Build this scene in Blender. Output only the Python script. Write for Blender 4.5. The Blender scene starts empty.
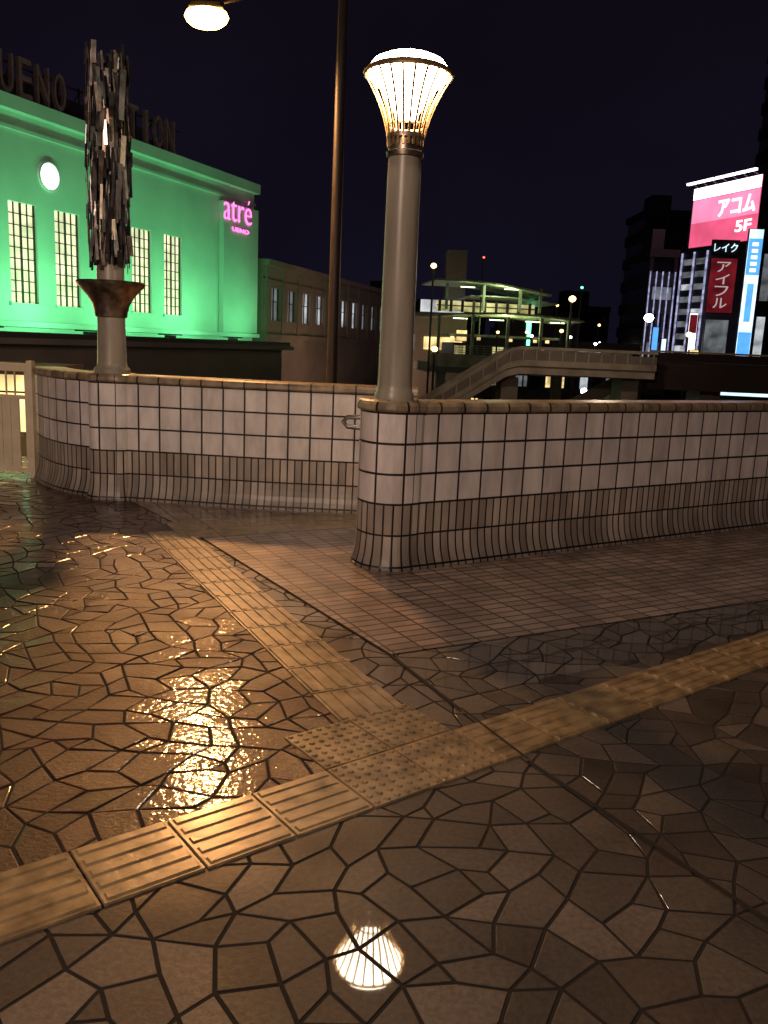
import bpy, math, random
from mathutils import Vector, Matrix
from mathutils.geometry import delaunay_2d_cdt
random.seed(7)
D=bpy.data; S=bpy.context.scene; COL=S.collection
S.view_settings.view_transform='Standard'; S.view_settings.look='None'; S.view_settings.exposure=0
# ---------------------------------------------------------------- materials
def newmat(name):
    m=D.materials.new(name); m.use_nodes=True; nt=m.node_tree
    return m,nt,nt.nodes['Principled BSDF']
def nd(nt,t,**k):
    n=nt.nodes.new(t)
    for a,b in k.items(): setattr(n,a,b)
    return n
def L(nt,a,b): nt.links.new(a,b)
def c4(c): return (c[0],c[1],c[2],1)
def mat(name,c,rough=.5,metal=0,var=.25,scale=6,coat=0,emit=None,es=0,bump=.1,streak=False):
    m,nt,b=newmat(name)
    tc=nd(nt,'ShaderNodeTexCoord'); mp=nd(nt,'ShaderNodeMapping')
    L(nt,tc.outputs['Object'],mp.inputs[0])
    if streak: mp.inputs['Scale'].default_value=(1,1,.12)
    n=nd(nt,'ShaderNodeTexNoise'); n.inputs['Scale'].default_value=scale; n.inputs['Detail'].default_value=6
    L(nt,mp.outputs[0],n.inputs['Vector'])
    mr=nd(nt,'ShaderNodeMapRange'); mr.inputs['From Min'].default_value=.3; mr.inputs['From Max'].default_value=.7
    mr.inputs['To Min'].default_value=1-var; mr.inputs['To Max'].default_value=1+var*.5
    L(nt,n.outputs['Fac'],mr.inputs['Value'])
    vm=nd(nt,'ShaderNodeVectorMath',operation='SCALE'); vm.inputs[0].default_value=c
    L(nt,mr.outputs[0],vm.inputs['Scale']); L(nt,vm.outputs[0],b.inputs['Base Color'])
    r=nd(nt,'ShaderNodeMapRange'); r.inputs['To Min'].default_value=max(.04,rough-.12); r.inputs['To Max'].default_value=min(1,rough+.12)
    L(nt,n.outputs['Fac'],r.inputs['Value']); L(nt,r.outputs[0],b.inputs['Roughness'])
    b.inputs['Metallic'].default_value=metal; b.inputs['Coat Weight'].default_value=coat
    if bump:
        bp=nd(nt,'ShaderNodeBump'); bp.inputs['Strength'].default_value=bump; bp.inputs['Distance'].default_value=.02
        L(nt,n.outputs['Fac'],bp.inputs['Height']); L(nt,bp.outputs[0],b.inputs['Normal'])
    if emit:
        b.inputs['Emission Color'].default_value=c4(emit); b.inputs['Emission Strength'].default_value=es
    return m
def glow(name,c,s,var=0,scale=3,base=.3):
    m,nt,b=newmat(name)
    b.inputs['Base Color'].default_value=(c[0]*base,c[1]*base,c[2]*base,1); b.inputs['Emission Color'].default_value=c4(c)
    b.inputs['Emission Strength'].default_value=s
    if var:
        tc=nd(nt,'ShaderNodeTexCoord'); n=nd(nt,'ShaderNodeTexNoise'); n.inputs['Scale'].default_value=scale
        L(nt,tc.outputs['Object'],n.inputs['Vector'])
        mr=nd(nt,'ShaderNodeMapRange'); mr.inputs['From Min'].default_value=.35; mr.inputs['From Max'].default_value=.65
        mr.inputs['To Min'].default_value=s*(1-var); mr.inputs['To Max'].default_value=s*(1+var)
        L(nt,n.outputs['Fac'],mr.inputs['Value']); L(nt,mr.outputs[0],b.inputs['Emission Strength'])
    return m
def wetcoat(nt,b,tc,amt=.8,rough=.035,bump=.25,scale=2.2,ior=1.4):
    b.inputs['Coat Weight'].default_value=amt; b.inputs['Coat Roughness'].default_value=rough; b.inputs['Coat IOR'].default_value=ior
    n=nd(nt,'ShaderNodeTexNoise'); n.inputs['Scale'].default_value=scale; n.inputs['Detail'].default_value=2
    L(nt,tc.outputs['Object'],n.inputs['Vector'])
    bp=nd(nt,'ShaderNodeBump'); bp.inputs['Strength'].default_value=bump; bp.inputs['Distance'].default_value=.01 if scale<5 else .003
    L(nt,n.outputs['Fac'],bp.inputs['Height']); L(nt,bp.outputs[0],b.inputs['Coat Normal'])
    mr=nd(nt,'ShaderNodeMapRange'); mr.inputs['From Min'].default_value=.35; mr.inputs['From Max'].default_value=.6
    mr.inputs['To Min'].default_value=amt*.5; mr.inputs['To Max'].default_value=amt
    n2=nd(nt,'ShaderNodeTexNoise'); n2.inputs['Scale'].default_value=1.1; n2.inputs['Detail'].default_value=5
    L(nt,tc.outputs['Object'],n2.inputs['Vector']); L(nt,n2.outputs['Fac'],mr.inputs['Value']); L(nt,mr.outputs[0],b.inputs['Coat Weight'])
def stone(name,rough,wet,cr,cb,fine,cscale=2.2,ior=1.4,spec=.5):
    m,nt,b=newmat(name); tc=nd(nt,'ShaderNodeTexCoord')
    at=nd(nt,'ShaderNodeVertexColor'); at.layer_name='Col'
    n=nd(nt,'ShaderNodeTexNoise'); n.inputs['Scale'].default_value=55; n.inputs['Detail'].default_value=7; n.inputs['Roughness'].default_value=.65
    L(nt,tc.outputs['Object'],n.inputs['Vector'])
    n3=nd(nt,'ShaderNodeTexNoise'); n3.inputs['Scale'].default_value=2.0; n3.inputs['Detail'].default_value=6
    L(nt,tc.outputs['Object'],n3.inputs['Vector'])
    ad=nd(nt,'ShaderNodeMath',operation='ADD'); L(nt,n.outputs['Fac'],ad.inputs[0]); L(nt,n3.outputs['Fac'],ad.inputs[1])
    mr=nd(nt,'ShaderNodeMapRange'); mr.inputs['From Min'].default_value=.75; mr.inputs['From Max'].default_value=1.25
    mr.inputs['To Min'].default_value=.5; mr.inputs['To Max'].default_value=1.3; L(nt,ad.outputs[0],mr.inputs['Value'])
    vm=nd(nt,'ShaderNodeVectorMath',operation='SCALE'); L(nt,at.outputs['Color'],vm.inputs[0]); L(nt,mr.outputs[0],vm.inputs['Scale']); L(nt,vm.outputs[0],b.inputs['Base Color'])
    r=nd(nt,'ShaderNodeMapRange'); r.inputs['From Min'].default_value=.3; r.inputs['From Max'].default_value=.7
    r.inputs['To Min'].default_value=rough-.1; r.inputs['To Max'].default_value=rough+.18
    L(nt,n3.outputs['Fac'],r.inputs['Value']); L(nt,r.outputs[0],b.inputs['Roughness'])
    b.inputs['Specular IOR Level'].default_value=spec
    b2=nd(nt,'ShaderNodeBump'); b2.inputs['Strength'].default_value=fine; b2.inputs['Distance'].default_value=.004
    L(nt,n.outputs['Fac'],b2.inputs['Height']); L(nt,b2.outputs[0],b.inputs['Normal'])
    wetcoat(nt,b,tc,wet,cr,cb,cscale,ior); return m
def bricks(nt,vec,w,h,mort,c1,c2,cm,off=0.,smooth=.1):
    k=nd(nt,'ShaderNodeTexBrick'); k.offset=off; k.squash=1
    k.inputs['Scale'].default_value=1; k.inputs['Brick Width'].default_value=w; k.inputs['Row Height'].default_value=h
    k.inputs['Mortar Size'].default_value=mort; k.inputs['Mortar Smooth'].default_value=smooth
    k.inputs['Color1'].default_value=c4(c1); k.inputs['Color2'].default_value=c4(c2); k.inputs['Mortar'].default_value=c4(cm)
    L(nt,vec,k.inputs['Vector']); return k
ZT=.455; ROW=.203; ZC=ZT+3*ROW
def walltile(name):
    m,nt,b=newmat(name)
    tc=nd(nt,'ShaderNodeTexCoord'); mp=nd(nt,'ShaderNodeMapping'); mp.inputs['Location'].default_value=(0,-ZT,0)
    L(nt,tc.outputs['UV'],mp.inputs[0])
    big=bricks(nt,mp.outputs[0],.197,ROW,.0085,(.82,.78,.76),(.68,.63,.61),(.03,.024,.021),smooth=.3)
    small=bricks(nt,mp.outputs[0],.0657,.212,.0068,(.60,.54,.47),(.32,.275,.235),(.025,.02,.017),smooth=.3)
    sx=nd(nt,'ShaderNodeSeparateXYZ'); L(nt,tc.outputs['UV'],sx.inputs[0])
    g=nd(nt,'ShaderNodeMath',operation='GREATER_THAN'); g.inputs[1].default_value=ZT; L(nt,sx.outputs[1],g.inputs[0])
    mx=nd(nt,'ShaderNodeMix',data_type='RGBA'); L(nt,g.outputs[0],mx.inputs[0]); L(nt,small.outputs[0],mx.inputs[6]); L(nt,big.outputs[0],mx.inputs[7])
    mf=nd(nt,'ShaderNodeMix',data_type='FLOAT'); L(nt,g.outputs[0],mf.inputs[0]); L(nt,small.outputs['Fac'],mf.inputs[2]); L(nt,big.outputs['Fac'],mf.inputs[3])
    n=nd(nt,'ShaderNodeTexNoise'); n.inputs['Scale'].default_value=5; n.inputs['Detail'].default_value=8; n.inputs['Roughness'].default_value=.6
    mps=nd(nt,'ShaderNodeMapping'); mps.inputs['Scale'].default_value=(1.3,1.3,.45); L(nt,tc.outputs['Object'],mps.inputs[0]); L(nt,mps.outputs[0],n.inputs['Vector'])
    mr=nd(nt,'ShaderNodeMapRange'); mr.inputs['From Min'].default_value=.3; mr.inputs['From Max'].default_value=.68; mr.inputs['To Min'].default_value=.66; mr.inputs['To Max'].default_value=1.06
    L(nt,n.outputs['Fac'],mr.inputs['Value'])
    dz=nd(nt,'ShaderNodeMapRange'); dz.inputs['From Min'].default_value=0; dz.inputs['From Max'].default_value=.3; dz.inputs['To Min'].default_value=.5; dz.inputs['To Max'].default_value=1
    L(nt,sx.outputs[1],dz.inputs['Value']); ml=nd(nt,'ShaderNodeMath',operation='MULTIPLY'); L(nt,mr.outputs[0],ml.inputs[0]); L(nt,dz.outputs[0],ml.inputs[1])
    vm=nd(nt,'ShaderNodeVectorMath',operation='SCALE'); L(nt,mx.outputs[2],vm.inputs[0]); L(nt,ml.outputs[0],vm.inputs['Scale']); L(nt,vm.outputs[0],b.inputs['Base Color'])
    iv=nd(nt,'ShaderNodeMath',operation='SUBTRACT'); iv.inputs[0].default_value=1; L(nt,mf.outputs[0],iv.inputs[1])
    bp=nd(nt,'ShaderNodeBump'); bp.inputs['Strength'].default_value=1; bp.inputs['Distance'].default_value=.008; L(nt,iv.outputs[0],bp.inputs['Height'])
    b2=nd(nt,'ShaderNodeBump'); b2.inputs['Strength'].default_value=.2; b2.inputs['Distance'].default_value=.01; L(nt,n.outputs['Fac'],b2.inputs['Height']); L(nt,bp.outputs[0],b2.inputs['Normal'])
    L(nt,b2.outputs[0],b.inputs['Normal']); b.inputs['Roughness'].default_value=.4
    return m
def coping_mat():
    m,nt,b=newmat('coping_tile'); tc=nd(nt,'ShaderNodeTexCoord')
    k=bricks(nt,tc.outputs['UV'],.197,5,.008,(.36,.29,.20),(.27,.21,.14),(.03,.02,.015))
    n=nd(nt,'ShaderNodeTexNoise'); n.inputs['Scale'].default_value=9; n.inputs['Detail'].default_value=6; L(nt,tc.outputs['Object'],n.inputs['Vector'])
    mr=nd(nt,'ShaderNodeMapRange'); mr.inputs['From Min'].default_value=.3; mr.inputs['From Max'].default_value=.7; mr.inputs['To Min'].default_value=.4; mr.inputs['To Max'].default_value=1.2; L(nt,n.outputs['Fac'],mr.inputs['Value'])
    vm=nd(nt,'ShaderNodeVectorMath',operation='SCALE'); L(nt,k.outputs[0],vm.inputs[0]); L(nt,mr.outputs[0],vm.inputs['Scale']); L(nt,vm.outputs[0],b.inputs['Base Color'])
    b.inputs['Roughness'].default_value=.35; return m
BW,BH=.17,.078
def floorbrick():
    m,nt,b=newmat('brick_paving'); tc=nd(nt,'ShaderNodeTexCoord'); mp=nd(nt,'ShaderNodeMapping')
    mp.inputs['Rotation'].default_value=(0,0,-math.radians(29)); mp.inputs['Location'].default_value=(.03,.02,0)
    L(nt,tc.outputs['Object'],mp.inputs[0])
    k=bricks(nt,mp.outputs[0],BW,BH,.0065,(.37,.27,.215),(.20,.145,.115),(.012,.009,.007),.0,.2)
    n=nd(nt,'ShaderNodeTexNoise'); n.inputs['Scale'].default_value=3; n.inputs['Detail'].default_value=7; L(nt,tc.outputs['Object'],n.inputs['Vector'])
    mr=nd(nt,'ShaderNodeMapRange'); mr.inputs['From Min'].default_value=.3; mr.inputs['From Max'].default_value=.7; mr.inputs['To Min'].default_value=.55; mr.inputs['To Max'].default_value=1.2; L(nt,n.outputs['Fac'],mr.inputs['Value'])
    vm=nd(nt,'ShaderNodeVectorMath',operation='SCALE'); L(nt,k.outputs[0],vm.inputs[0]); L(nt,mr.outputs[0],vm.inputs['Scale']); L(nt,vm.outputs[0],b.inputs['Base Color'])
    s1=nd(nt,'ShaderNodeTexNoise'); s1.inputs['Scale'].default_value=7; L(nt,tc.outputs['Object'],s1.inputs['Vector'])
    sA=nd(nt,'ShaderNodeVectorMath',operation='SUBTRACT'); sA.inputs[1].default_value=(.5,.5,.5); L(nt,s1.outputs['Color'],sA.inputs[0])
    s2=nd(nt,'ShaderNodeVectorMath',operation='SCALE'); s2.inputs['Scale'].default_value=.14; L(nt,sA.outputs[0],s2.inputs[0])
    ge=nd(nt,'ShaderNodeNewGeometry'); s3=nd(nt,'ShaderNodeVectorMath',operation='ADD'); L(nt,s2.outputs[0],s3.inputs[0]); L(nt,ge.outputs['Normal'],s3.inputs[1])
    s4=nd(nt,'ShaderNodeVectorMath',operation='NORMALIZE'); L(nt,s3.outputs[0],s4.inputs[0])
    iv=nd(nt,'ShaderNodeMath',operation='SUBTRACT'); iv.inputs[0].default_value=1; L(nt,k.outputs['Fac'],iv.inputs[1])
    bp=nd(nt,'ShaderNodeBump'); bp.inputs['Strength'].default_value=1; bp.inputs['Distance'].default_value=.005; L(nt,iv.outputs[0],bp.inputs['Height']); L(nt,s4.outputs[0],bp.inputs['Normal']); L(nt,bp.outputs[0],b.inputs['Normal'])
    b.inputs['Roughness'].default_value=.34; wetcoat(nt,b,tc,.7,.14,.5,9,1.4)
    L(nt,bp.outputs[0],b.inputs['Coat Normal']); return m
def wetmat(name,c,rough,coat=.5,cr=.1):
    m=mat(name,c,rough,var=.55,scale=11,bump=.2); nt=m.node_tree; b=nt.nodes['Principled BSDF']
    wetcoat(nt,b,[n for n in nt.nodes if n.type=='TEX_COORD'][0],coat,cr); return m
M=dict(
 tile=walltile('white_wall_tile'), coping=coping_mat(), brick=floorbrick(),
 pave=stone('angular_stone_paving',.45,1,.025,.10,.4,2.2,1.6,.35),
 pave_tint=stone('stone_paving_light_tint',.36,1,.09,.8,1.0,34,1.5,.42), mortar=mat('dark_mortar',(.004,.003,.0024),.9,scale=20),  # second stone takes slab colours with the red-brown lighting painted in
 tact=wetmat('yellow_tactile_tile',(.27,.195,.10),.36,.8,.14), black=mat('black_rubber',(.004,.0035,.003),.9),
 asph=mat('asphalt',(.05,.05,.05),.7,scale=2), conc=mat('concrete',(.22,.19,.16),.7,scale=1.5),
 pole=mat('cream_painted_steel',(.34,.31,.25),.38,var=.35,scale=8,streak=True), gold=mat('brass_ribs',(.70,.48,.24),.35,metal=.8),
 bronze=mat('weathered_bronze',(.32,.265,.21),.36,metal=.85,var=.6,scale=14), grey=mat('dark_grey_metal',(.17,.16,.155),.38,metal=.8,var=.75,scale=9), steel=mat('polished_steel',(.4,.4,.4),.3,metal=1),
 brown=mat('brown_painted_steel',(.030,.021,.018),.5), cream=mat('cream_painted_gate',(.80,.72,.52),.45,var=.12),
 lamp=glow('lamp_glass',(1,.82,.60),45), sodium=glow('sodium_lamp_glass',(1,.55,.11),22),
 station=mat('pale_station_render',(.62,.64,.60),.75,var=.18,scale=.3,bump=.05), dark=mat('dark_cladding',(.05,.035,.028),.6,scale=.6),
 darkm=mat('dark_window_frame',(.03,.025,.02),.5), letter=mat('dull_metal_letters',(.38,.30,.25),.5,scale=3),
 winlit=glow('lit_window_warm',(1,.96,.60),.95,.3,1.2), clock=glow('clock_face_glow',(.93,1,.95),3),
 pink=glow('magenta_neon',(1,.16,.56),2.6,base=0), wing=mat('beige_stone_wing',(.25,.20,.16),.7,scale=.4), winwhite=glow('lit_window_white',(.8,.85,.9),.55,.5,.8), windim=glow('dim_lit_window',(.7,.75,.8),.14,.6,.8),
 glass=mat('dark_glass',(.02,.022,.03),.12), bldg=mat('dark_office_wall',(.06,.05,.055),.7,scale=.3),
 beigep=mat('beige_parapet',(.42,.36,.29),.6,var=.4,scale=1.5), greenc=mat('pale_green_canopy',(.36,.40,.30),.5,var=.5,scale=1.5),
 greenl=glow('greenish_tube_light',(.85,1,.55),4), yell=glow('amber_shop_light',(1,.72,.3),1.2,.6,1.0), yelld=glow('dim_amber_window',(.9,.8,.35),.5,.7,.9),
 board=glow('pink_sign_face',(1,.13,.27),.95,.2,.3), boardp=glow('pale_pink_sign_face',(1,.30,.52),1.05,.15,.3), boardtop=glow('white_floodlit_band',(1,.88,.97),4), red=glow('red_sign_face',(.5,.03,.05),.22,.5,.6),
 white=glow('white_sign_lettering',(1,.95,1),1.8), blue=glow('blue_sign_face',(.10,.38,1),1.3,.2,.5), palesign=glow('pale_blue_sign_face',(.6,.85,1),1.7,.3,.6), paledim=glow('dim_pale_lettering',(.9,.75,.75),.5),
 bluel=glow('blue_light_strip',(.55,.55,.9),.6,.5,2), slw=glow('white_street_light',(.9,.95,1),25), slo=glow('amber_street_light',(1,.55,.15),9), greenn=glow('green_signal_light',(.1,1,.4),6), redl=glow('red_signal_light',(1,.08,.04),6),
)
# ---------------------------------------------------------------- mesh builder
class MB:
    def __init__(s): s.v=[];s.f=[];s.m=[];s.uv=[];s.mats=[];s.col=[]
    def mi(s,m):
        if m not in s.mats: s.mats.append(m)
        return s.mats.index(m)
    def poly(s,pts,m,uv=None,col=None):
        i=len(s.v); s.v+=[tuple(p) for p in pts]; s.f.append(list(range(i,i+len(pts)))); s.m.append(s.mi(m)); s.uv.append(uv or [(p[0],p[1]) for p in pts]); s.col.append(col); return s
    def mesh(s,vs,fs,m,col=None):
        i=len(s.v); s.v+=[tuple(p) for p in vs]
        for f in fs:
            s.f.append([i+a for a in f]); s.m.append(s.mi(m)); s.uv.append([(vs[a][0],vs[a][2]) for a in f]); s.col.append(col)
        return s
    def box(s,x0,x1,y0,y1,z0,z1,m,R=None,taper=0):
        t=taper
        vs=[(x0,y0,z0),(x1,y0,z0),(x1,y1,z0),(x0,y1,z0),(x0+t,y0+t,z1),(x1-t,y0+t,z1),(x1-t,y1-t,z1),(x0+t,y1-t,z1)]
        if R is not None: vs=[tuple(R@Vector(q)) for q in vs]
        return s.mesh(vs,[(0,3,2,1),(4,5,6,7),(0,1,5,4),(1,2,6,5),(2,3,7,6),(3,0,4,7)],m)
    def lathe(s,prof,m,c=(0,0),n=32,sc=(1,1)):
        vs=[];fs=[]
        for r,z in prof:
            for k in range(n):
                a=2*math.pi*k/n; vs.append((c[0]+r*sc[0]*math.cos(a),c[1]+r*sc[1]*math.sin(a),z))
        for i in range(len(prof)-1):
            for k in range(n):
                k2=(k+1)%n; fs.append((i*n+k,i*n+k2,(i+1)*n+k2,(i+1)*n+k))
        fs.append(tuple(reversed(range(n)))); fs.append(tuple((len(prof)-1)*n+k for k in range(n)))
        return s.mesh(vs,fs,m)
    def tube(s,pts,r,m,n=10):
        P=[Vector(p) for p in pts]; vs=[];fs=[]
        for i,p in enumerate(P):
            t=(P[min(i+1,len(P)-1)]-P[max(i-1,0)]).normalized()
            a=t.orthogonal().normalized() if i==0 else (a-t*a.dot(t)).normalized()
            b=t.cross(a); rr=r[i] if isinstance(r,(list,tuple)) else r
            for k in range(n):
                q=2*math.pi*k/n; vs.append(tuple(p+a*rr*math.cos(q)+b*rr*math.sin(q)))
        for i in range(len(P)-1):
            for k in range(n):
                k2=(k+1)%n; fs.append((i*n+k,i*n+k2,(i+1)*n+k2,(i+1)*n+k))
        fs.append(tuple(reversed(range(n)))); fs.append(tuple((len(P)-1)*n+k for k in range(n)))
        return s.mesh(vs,fs,m)
    def make(s,name,parent=None,smooth=False,loc=None,bevel=0,**props):
        me=D.meshes.new(name); me.from_pydata(s.v,[],s.f)
        for m in s.mats: me.materials.append(M[m] if isinstance(m,str) else m)
        ul=me.uv_layers.new(name='UVMap'); li=0
        for p,mi,uv in zip(me.polygons,s.m,s.uv):
            p.material_index=mi; p.use_smooth=smooth
            for q in uv: ul.data[li].uv=q; li+=1
        if any(c is not None for c in s.col):
            ca=me.color_attributes.new(name='Col',type='FLOAT_COLOR',domain='CORNER'); li=0
            for f,c in zip(s.f,s.col):
                for _ in f: ca.data[li].color=(*c,1) if c else (.1,.1,.1,1); li+=1
        if smooth:
            try: me.set_sharp_from_angle(angle=math.radians(40))
            except Exception: pass
        o=D.objects.new(name,me); COL.objects.link(o)
        if parent: o.parent=parent
        if loc: o.location=loc
        if bevel:
            b=o.modifiers.new('bev','BEVEL'); b.width=bevel; b.segments=2; b.limit_method='ANGLE'
        for k,v in props.items(): o[k]=v
        return o
def empty(name,loc,rz=0,**props):
    o=D.objects.new(name,None); COL.objects.link(o); o.location=loc; o.rotation_euler=(0,0,rz); o.empty_display_size=.3
    for k,v in props.items(): o[k]=v
    return o
def text(name,body,x0,x1,z0,z1,y,m,parent,depth=.1,loc=None,vertical=False,bold=0,**props):
    def one(ch,a0,a1,b0,b1,vs,fs):
        c=D.curves.new('t','FONT'); c.body=ch; c.extrude=.06; c.resolution_u=3; c.offset=bold
        o=D.objects.new('t',c); COL.objects.link(o); bpy.context.view_layer.update()
        dg=bpy.context.evaluated_depsgraph_get(); me=D.meshes.new_from_object(o.evaluated_get(dg))
        D.objects.remove(o); i=len(vs)
        if len(me.vertices)==0: return
        X=[v.co.x for v in me.vertices]; Y=[v.co.y for v in me.vertices]
        ax,bx,ay,by=min(X),max(X),min(Y),max(Y)
        for v in me.vertices:
            vs.append((a0+(v.co.x-ax)/(bx-ax+1e-6)*(a1-a0), y-depth*(v.co.z+.06)/.12, b0+(v.co.y-ay)/(by-ay+1e-6)*(b1-b0)))
        for p in me.polygons: fs.append(tuple(i+k for k in p.vertices))
        D.meshes.remove(me)
    vs=[];fs=[]
    if vertical:
        n=len(body); h=(z1-z0)/n
        for k,ch in enumerate(body): one(ch,x0,x1,z1-(k+1)*h+h*.08,z1-k*h-h*.08,vs,fs)
    else: one(body,x0,x1,z0,z1,vs,fs)
    b=MB(); b.mesh(vs,fs,m); return b.make(name,parent,loc=loc,**props)
def light(name,kind,loc,power,col,r=.1,target=None,size=1,spot=None,sizey=None,blend=.5):
    l=D.lights.new(name,kind); l.energy=power; l.color=col
    if kind=='AREA':
        l.size=size
        if sizey: l.shape='RECTANGLE'; l.size_y=sizey
    else: l.shadow_soft_size=r
    if kind=='SPOT': l.spot_size=spot; l.spot_blend=blend
    o=D.objects.new(name,l); COL.objects.link(o); o.location=loc
    if target is not None: o.rotation_euler=(Vector(target)-Vector(loc)).to_track_quat('-Z','Y').to_euler()
    return o
# ---------------------------------------------------------------- ground, deck
MB().poly([(-2500,-2500,-5.6),(2500,-2500,-5.6),(2500,2500,-5.6),(-2500,2500,-5.6)],'asph').make('ground',kind='structure')
dk=MB(); dk.box(-16,14,-12,12,-.9,-.02,'conc'); dk.make('deck_slab',kind='structure')
MB().poly([(-16,-12,-.0025),(14,-12,-.0025),(14,12,-.0025),(-16,12,-.0025)],'mortar').make('pavement_bed',kind='structure')
def slabs(x0,x1,y0,y1,sp,seed):
    rg=random.Random(seed); pts=[]
    nx=int((x1-x0)/sp)+1; ny=int((y1-y0)/(sp*.87))+1
    for j in range(ny):
        for i in range(nx):
            pts.append(Vector((x0+(i+.5*(j%2))*sp+rg.uniform(-.27,.27)*sp, y0+j*sp*.87+rg.uniform(-.27,.27)*sp)))
    V,_,Fs,*_r=delaunay_2d_cdt(pts,[],[],0,1e-5)
    polys={i:list(f) for i,f in enumerate(Fs)}
    own={}
    def edges(f): return [(f[k],f[(k+1)%len(f)]) for k in range(len(f))]
    for i,f in polys.items():
        for e in edges(f): own[e]=i
    def convex(f):
        n=len(f)
        for k in range(n):
            a,b,c=V[f[k-1]],V[f[k]],V[f[(k+1)%n]]
            u=(b-a).normalized(); w=(c-b).normalized()
            if u.x*w.y-u.y*w.x < .05: return False
        return True
    def compact(f):
        P=[V[k] for k in f]; n=len(P)
        ar=abs(sum(P[k].x*P[(k+1)%n].y-P[k].y*P[(k+1)%n].x for k in range(n)))/2
        pe=sum((P[k]-P[(k+1)%n]).length for k in range(n)); return 4*math.pi*ar/(pe*pe)
    ids=list(polys); rg.shuffle(ids)
    for i in ids:
        if i not in polys: continue
        target=rg.choice([4,4,4,5,5,5,5])
        for _ in range(6):
            f=polys[i]
            if len(f)>=target: break
            best=None
            for (a,b) in edges(f):
                j=own.get((b,a))
                if j is None or j==i or j not in polys: continue
                g=polys[j]
                if len(g)>3: continue
                k=f.index(a); f2=f[k+1:]+f[:k+1]
                new=f2+[q for q in g if q not in (a,b)]
                if convex(new):
                    c=compact(new)
                    if c>.56 and (best is None or c>best[0]): best=(c,new,j,a,b)
            if not best: break
            _,new,j,a,b=best
            polys[i]=new; del polys[j]
            for e in edges(new): own[e]=i
            own.pop((a,b),None); own.pop((b,a),None)
    return [[V[k] for k in f] for f in polys.values()]
def inset(P,d):
    n=len(P); out=[]
    for k in range(n):
        a,b,c=P[k-1],P[k],P[(k+1)%n]
        u=(b-a).normalized(); w=(c-b).normalized(); n1=Vector((-u.y,u.x)); n2=Vector((-w.y,w.x))
        s=n1+n2; q=max(.35,1+n1.dot(n2))
        out.append(b+s*(d/q))
    return out
cols_g=[(.054,.045,.038),(.070,.059,.050),(.088,.075,.062),(.063,.054,.047),(.120,.10,.084),(.058,.046,.038),(.045,.038,.033)]
cols_tint=[(.036,.0125,.008),(.048,.017,.0105),(.028,.0105,.007),(.062,.024,.015)]  # red-brown cast of the lighting painted into slabs left of the branch path
PG,PR=MB(),MB()
def is_light_tinted(c):
    nA=-.609*c.x+.793*c.y
    if nA<2.17: return False
    return (c.x-.085)*.885+(c.y-3.40)*.466 < -.15
rg=random.Random(3)
for P in slabs(-9.5,6.6,-.8,10.2,.140,11):
    c=sum(P,Vector((0,0)))/len(P)
    if c.y>8.3 and c.x>-2.3: continue
    if (c.x-.06)*(-.466)+(c.y-3.98)*.885>.4 and (c.x-.06)*.853+(c.y-3.98)*.522>.4: continue
    red=is_light_tinted(c); j=.0045 if red else .0056
    P1=inset(P,j); P2=inset(P1,.0042 if red else .001)
    ar=sum(P2[k].x*P2[(k+1)%len(P2)].y-P2[k].y*P2[(k+1)%len(P2)].x for k in range(len(P2)))/2
    if ar<.0005: continue
    tx,ty=(rg.gauss(0,.030),rg.gauss(0,.030)) if red else (rg.gauss(0,.003),rg.gauss(0,.003)); dz=rg.uniform(-.0005,.0002)
    if not red and (c-Vector((.02,1.92))).length<.28: tx,ty,dz=0,0,0
    col=rg.choice(cols_tint if red else cols_g); f=rg.uniform(.85,1.15); col=tuple(q*f for q in col)
    def zt(p): return max(-.0012,min(.0032,dz+.0006*red+(p.x-c.x)*tx+(p.y-c.y)*ty))
    n=len(P2); dr=.0015 if red else .0004
    vs=[(p.x,p.y,-.006) for p in P1]+[(p.x,p.y,zt(p)-dr) for p in P1]+[(p.x,p.y,zt(p)) for p in P2]
    fs=[(k,(k+1)%n,n+(k+1)%n,n+k) for k in range(n)]+[(n+k,n+(k+1)%n,2*n+(k+1)%n,2*n+k) for k in range(n)]+[tuple(range(2*n,3*n))]
    (PR if red else PG).mesh(vs,fs,'pave_tint' if red else 'pave',col)
PG.make('pavement',kind='structure'); PR.make('pavement_light_tint',kind='structure')
MB().poly([(-1.55,6.56,.0045),(.06,3.98,.0045),(9,8.69,.0045),(12,10.3,.0045),(12,11.8,.0045),(-2.3,11.8,.0045),(-2.3,7.6,.0045)],'brick').make('pavement_brick',kind='structure')
jt=MB(); pts=[(-1.56,6.58),(.06,3.98),(.36,3.36),(.575,2.93),(1.12,2.03),(1.9,.6),(3.5,-2.4)]
for i in range(len(pts)-1):
    a=Vector(pts[i]);b=Vector(pts[i+1]);t=(b-a).normalized();n=Vector((t.y,-t.x))*((.006,.009,.006,.009,.009,.009)[i])
    z1_=.0142 if i==2 else .0058
    jt.poly([(*(a+n),z1_),(*(b+n),z1_),(*(b-n),z1_),(*(a-n),z1_)],'black')
jt.make('expansion_joint',kind='structure')
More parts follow.
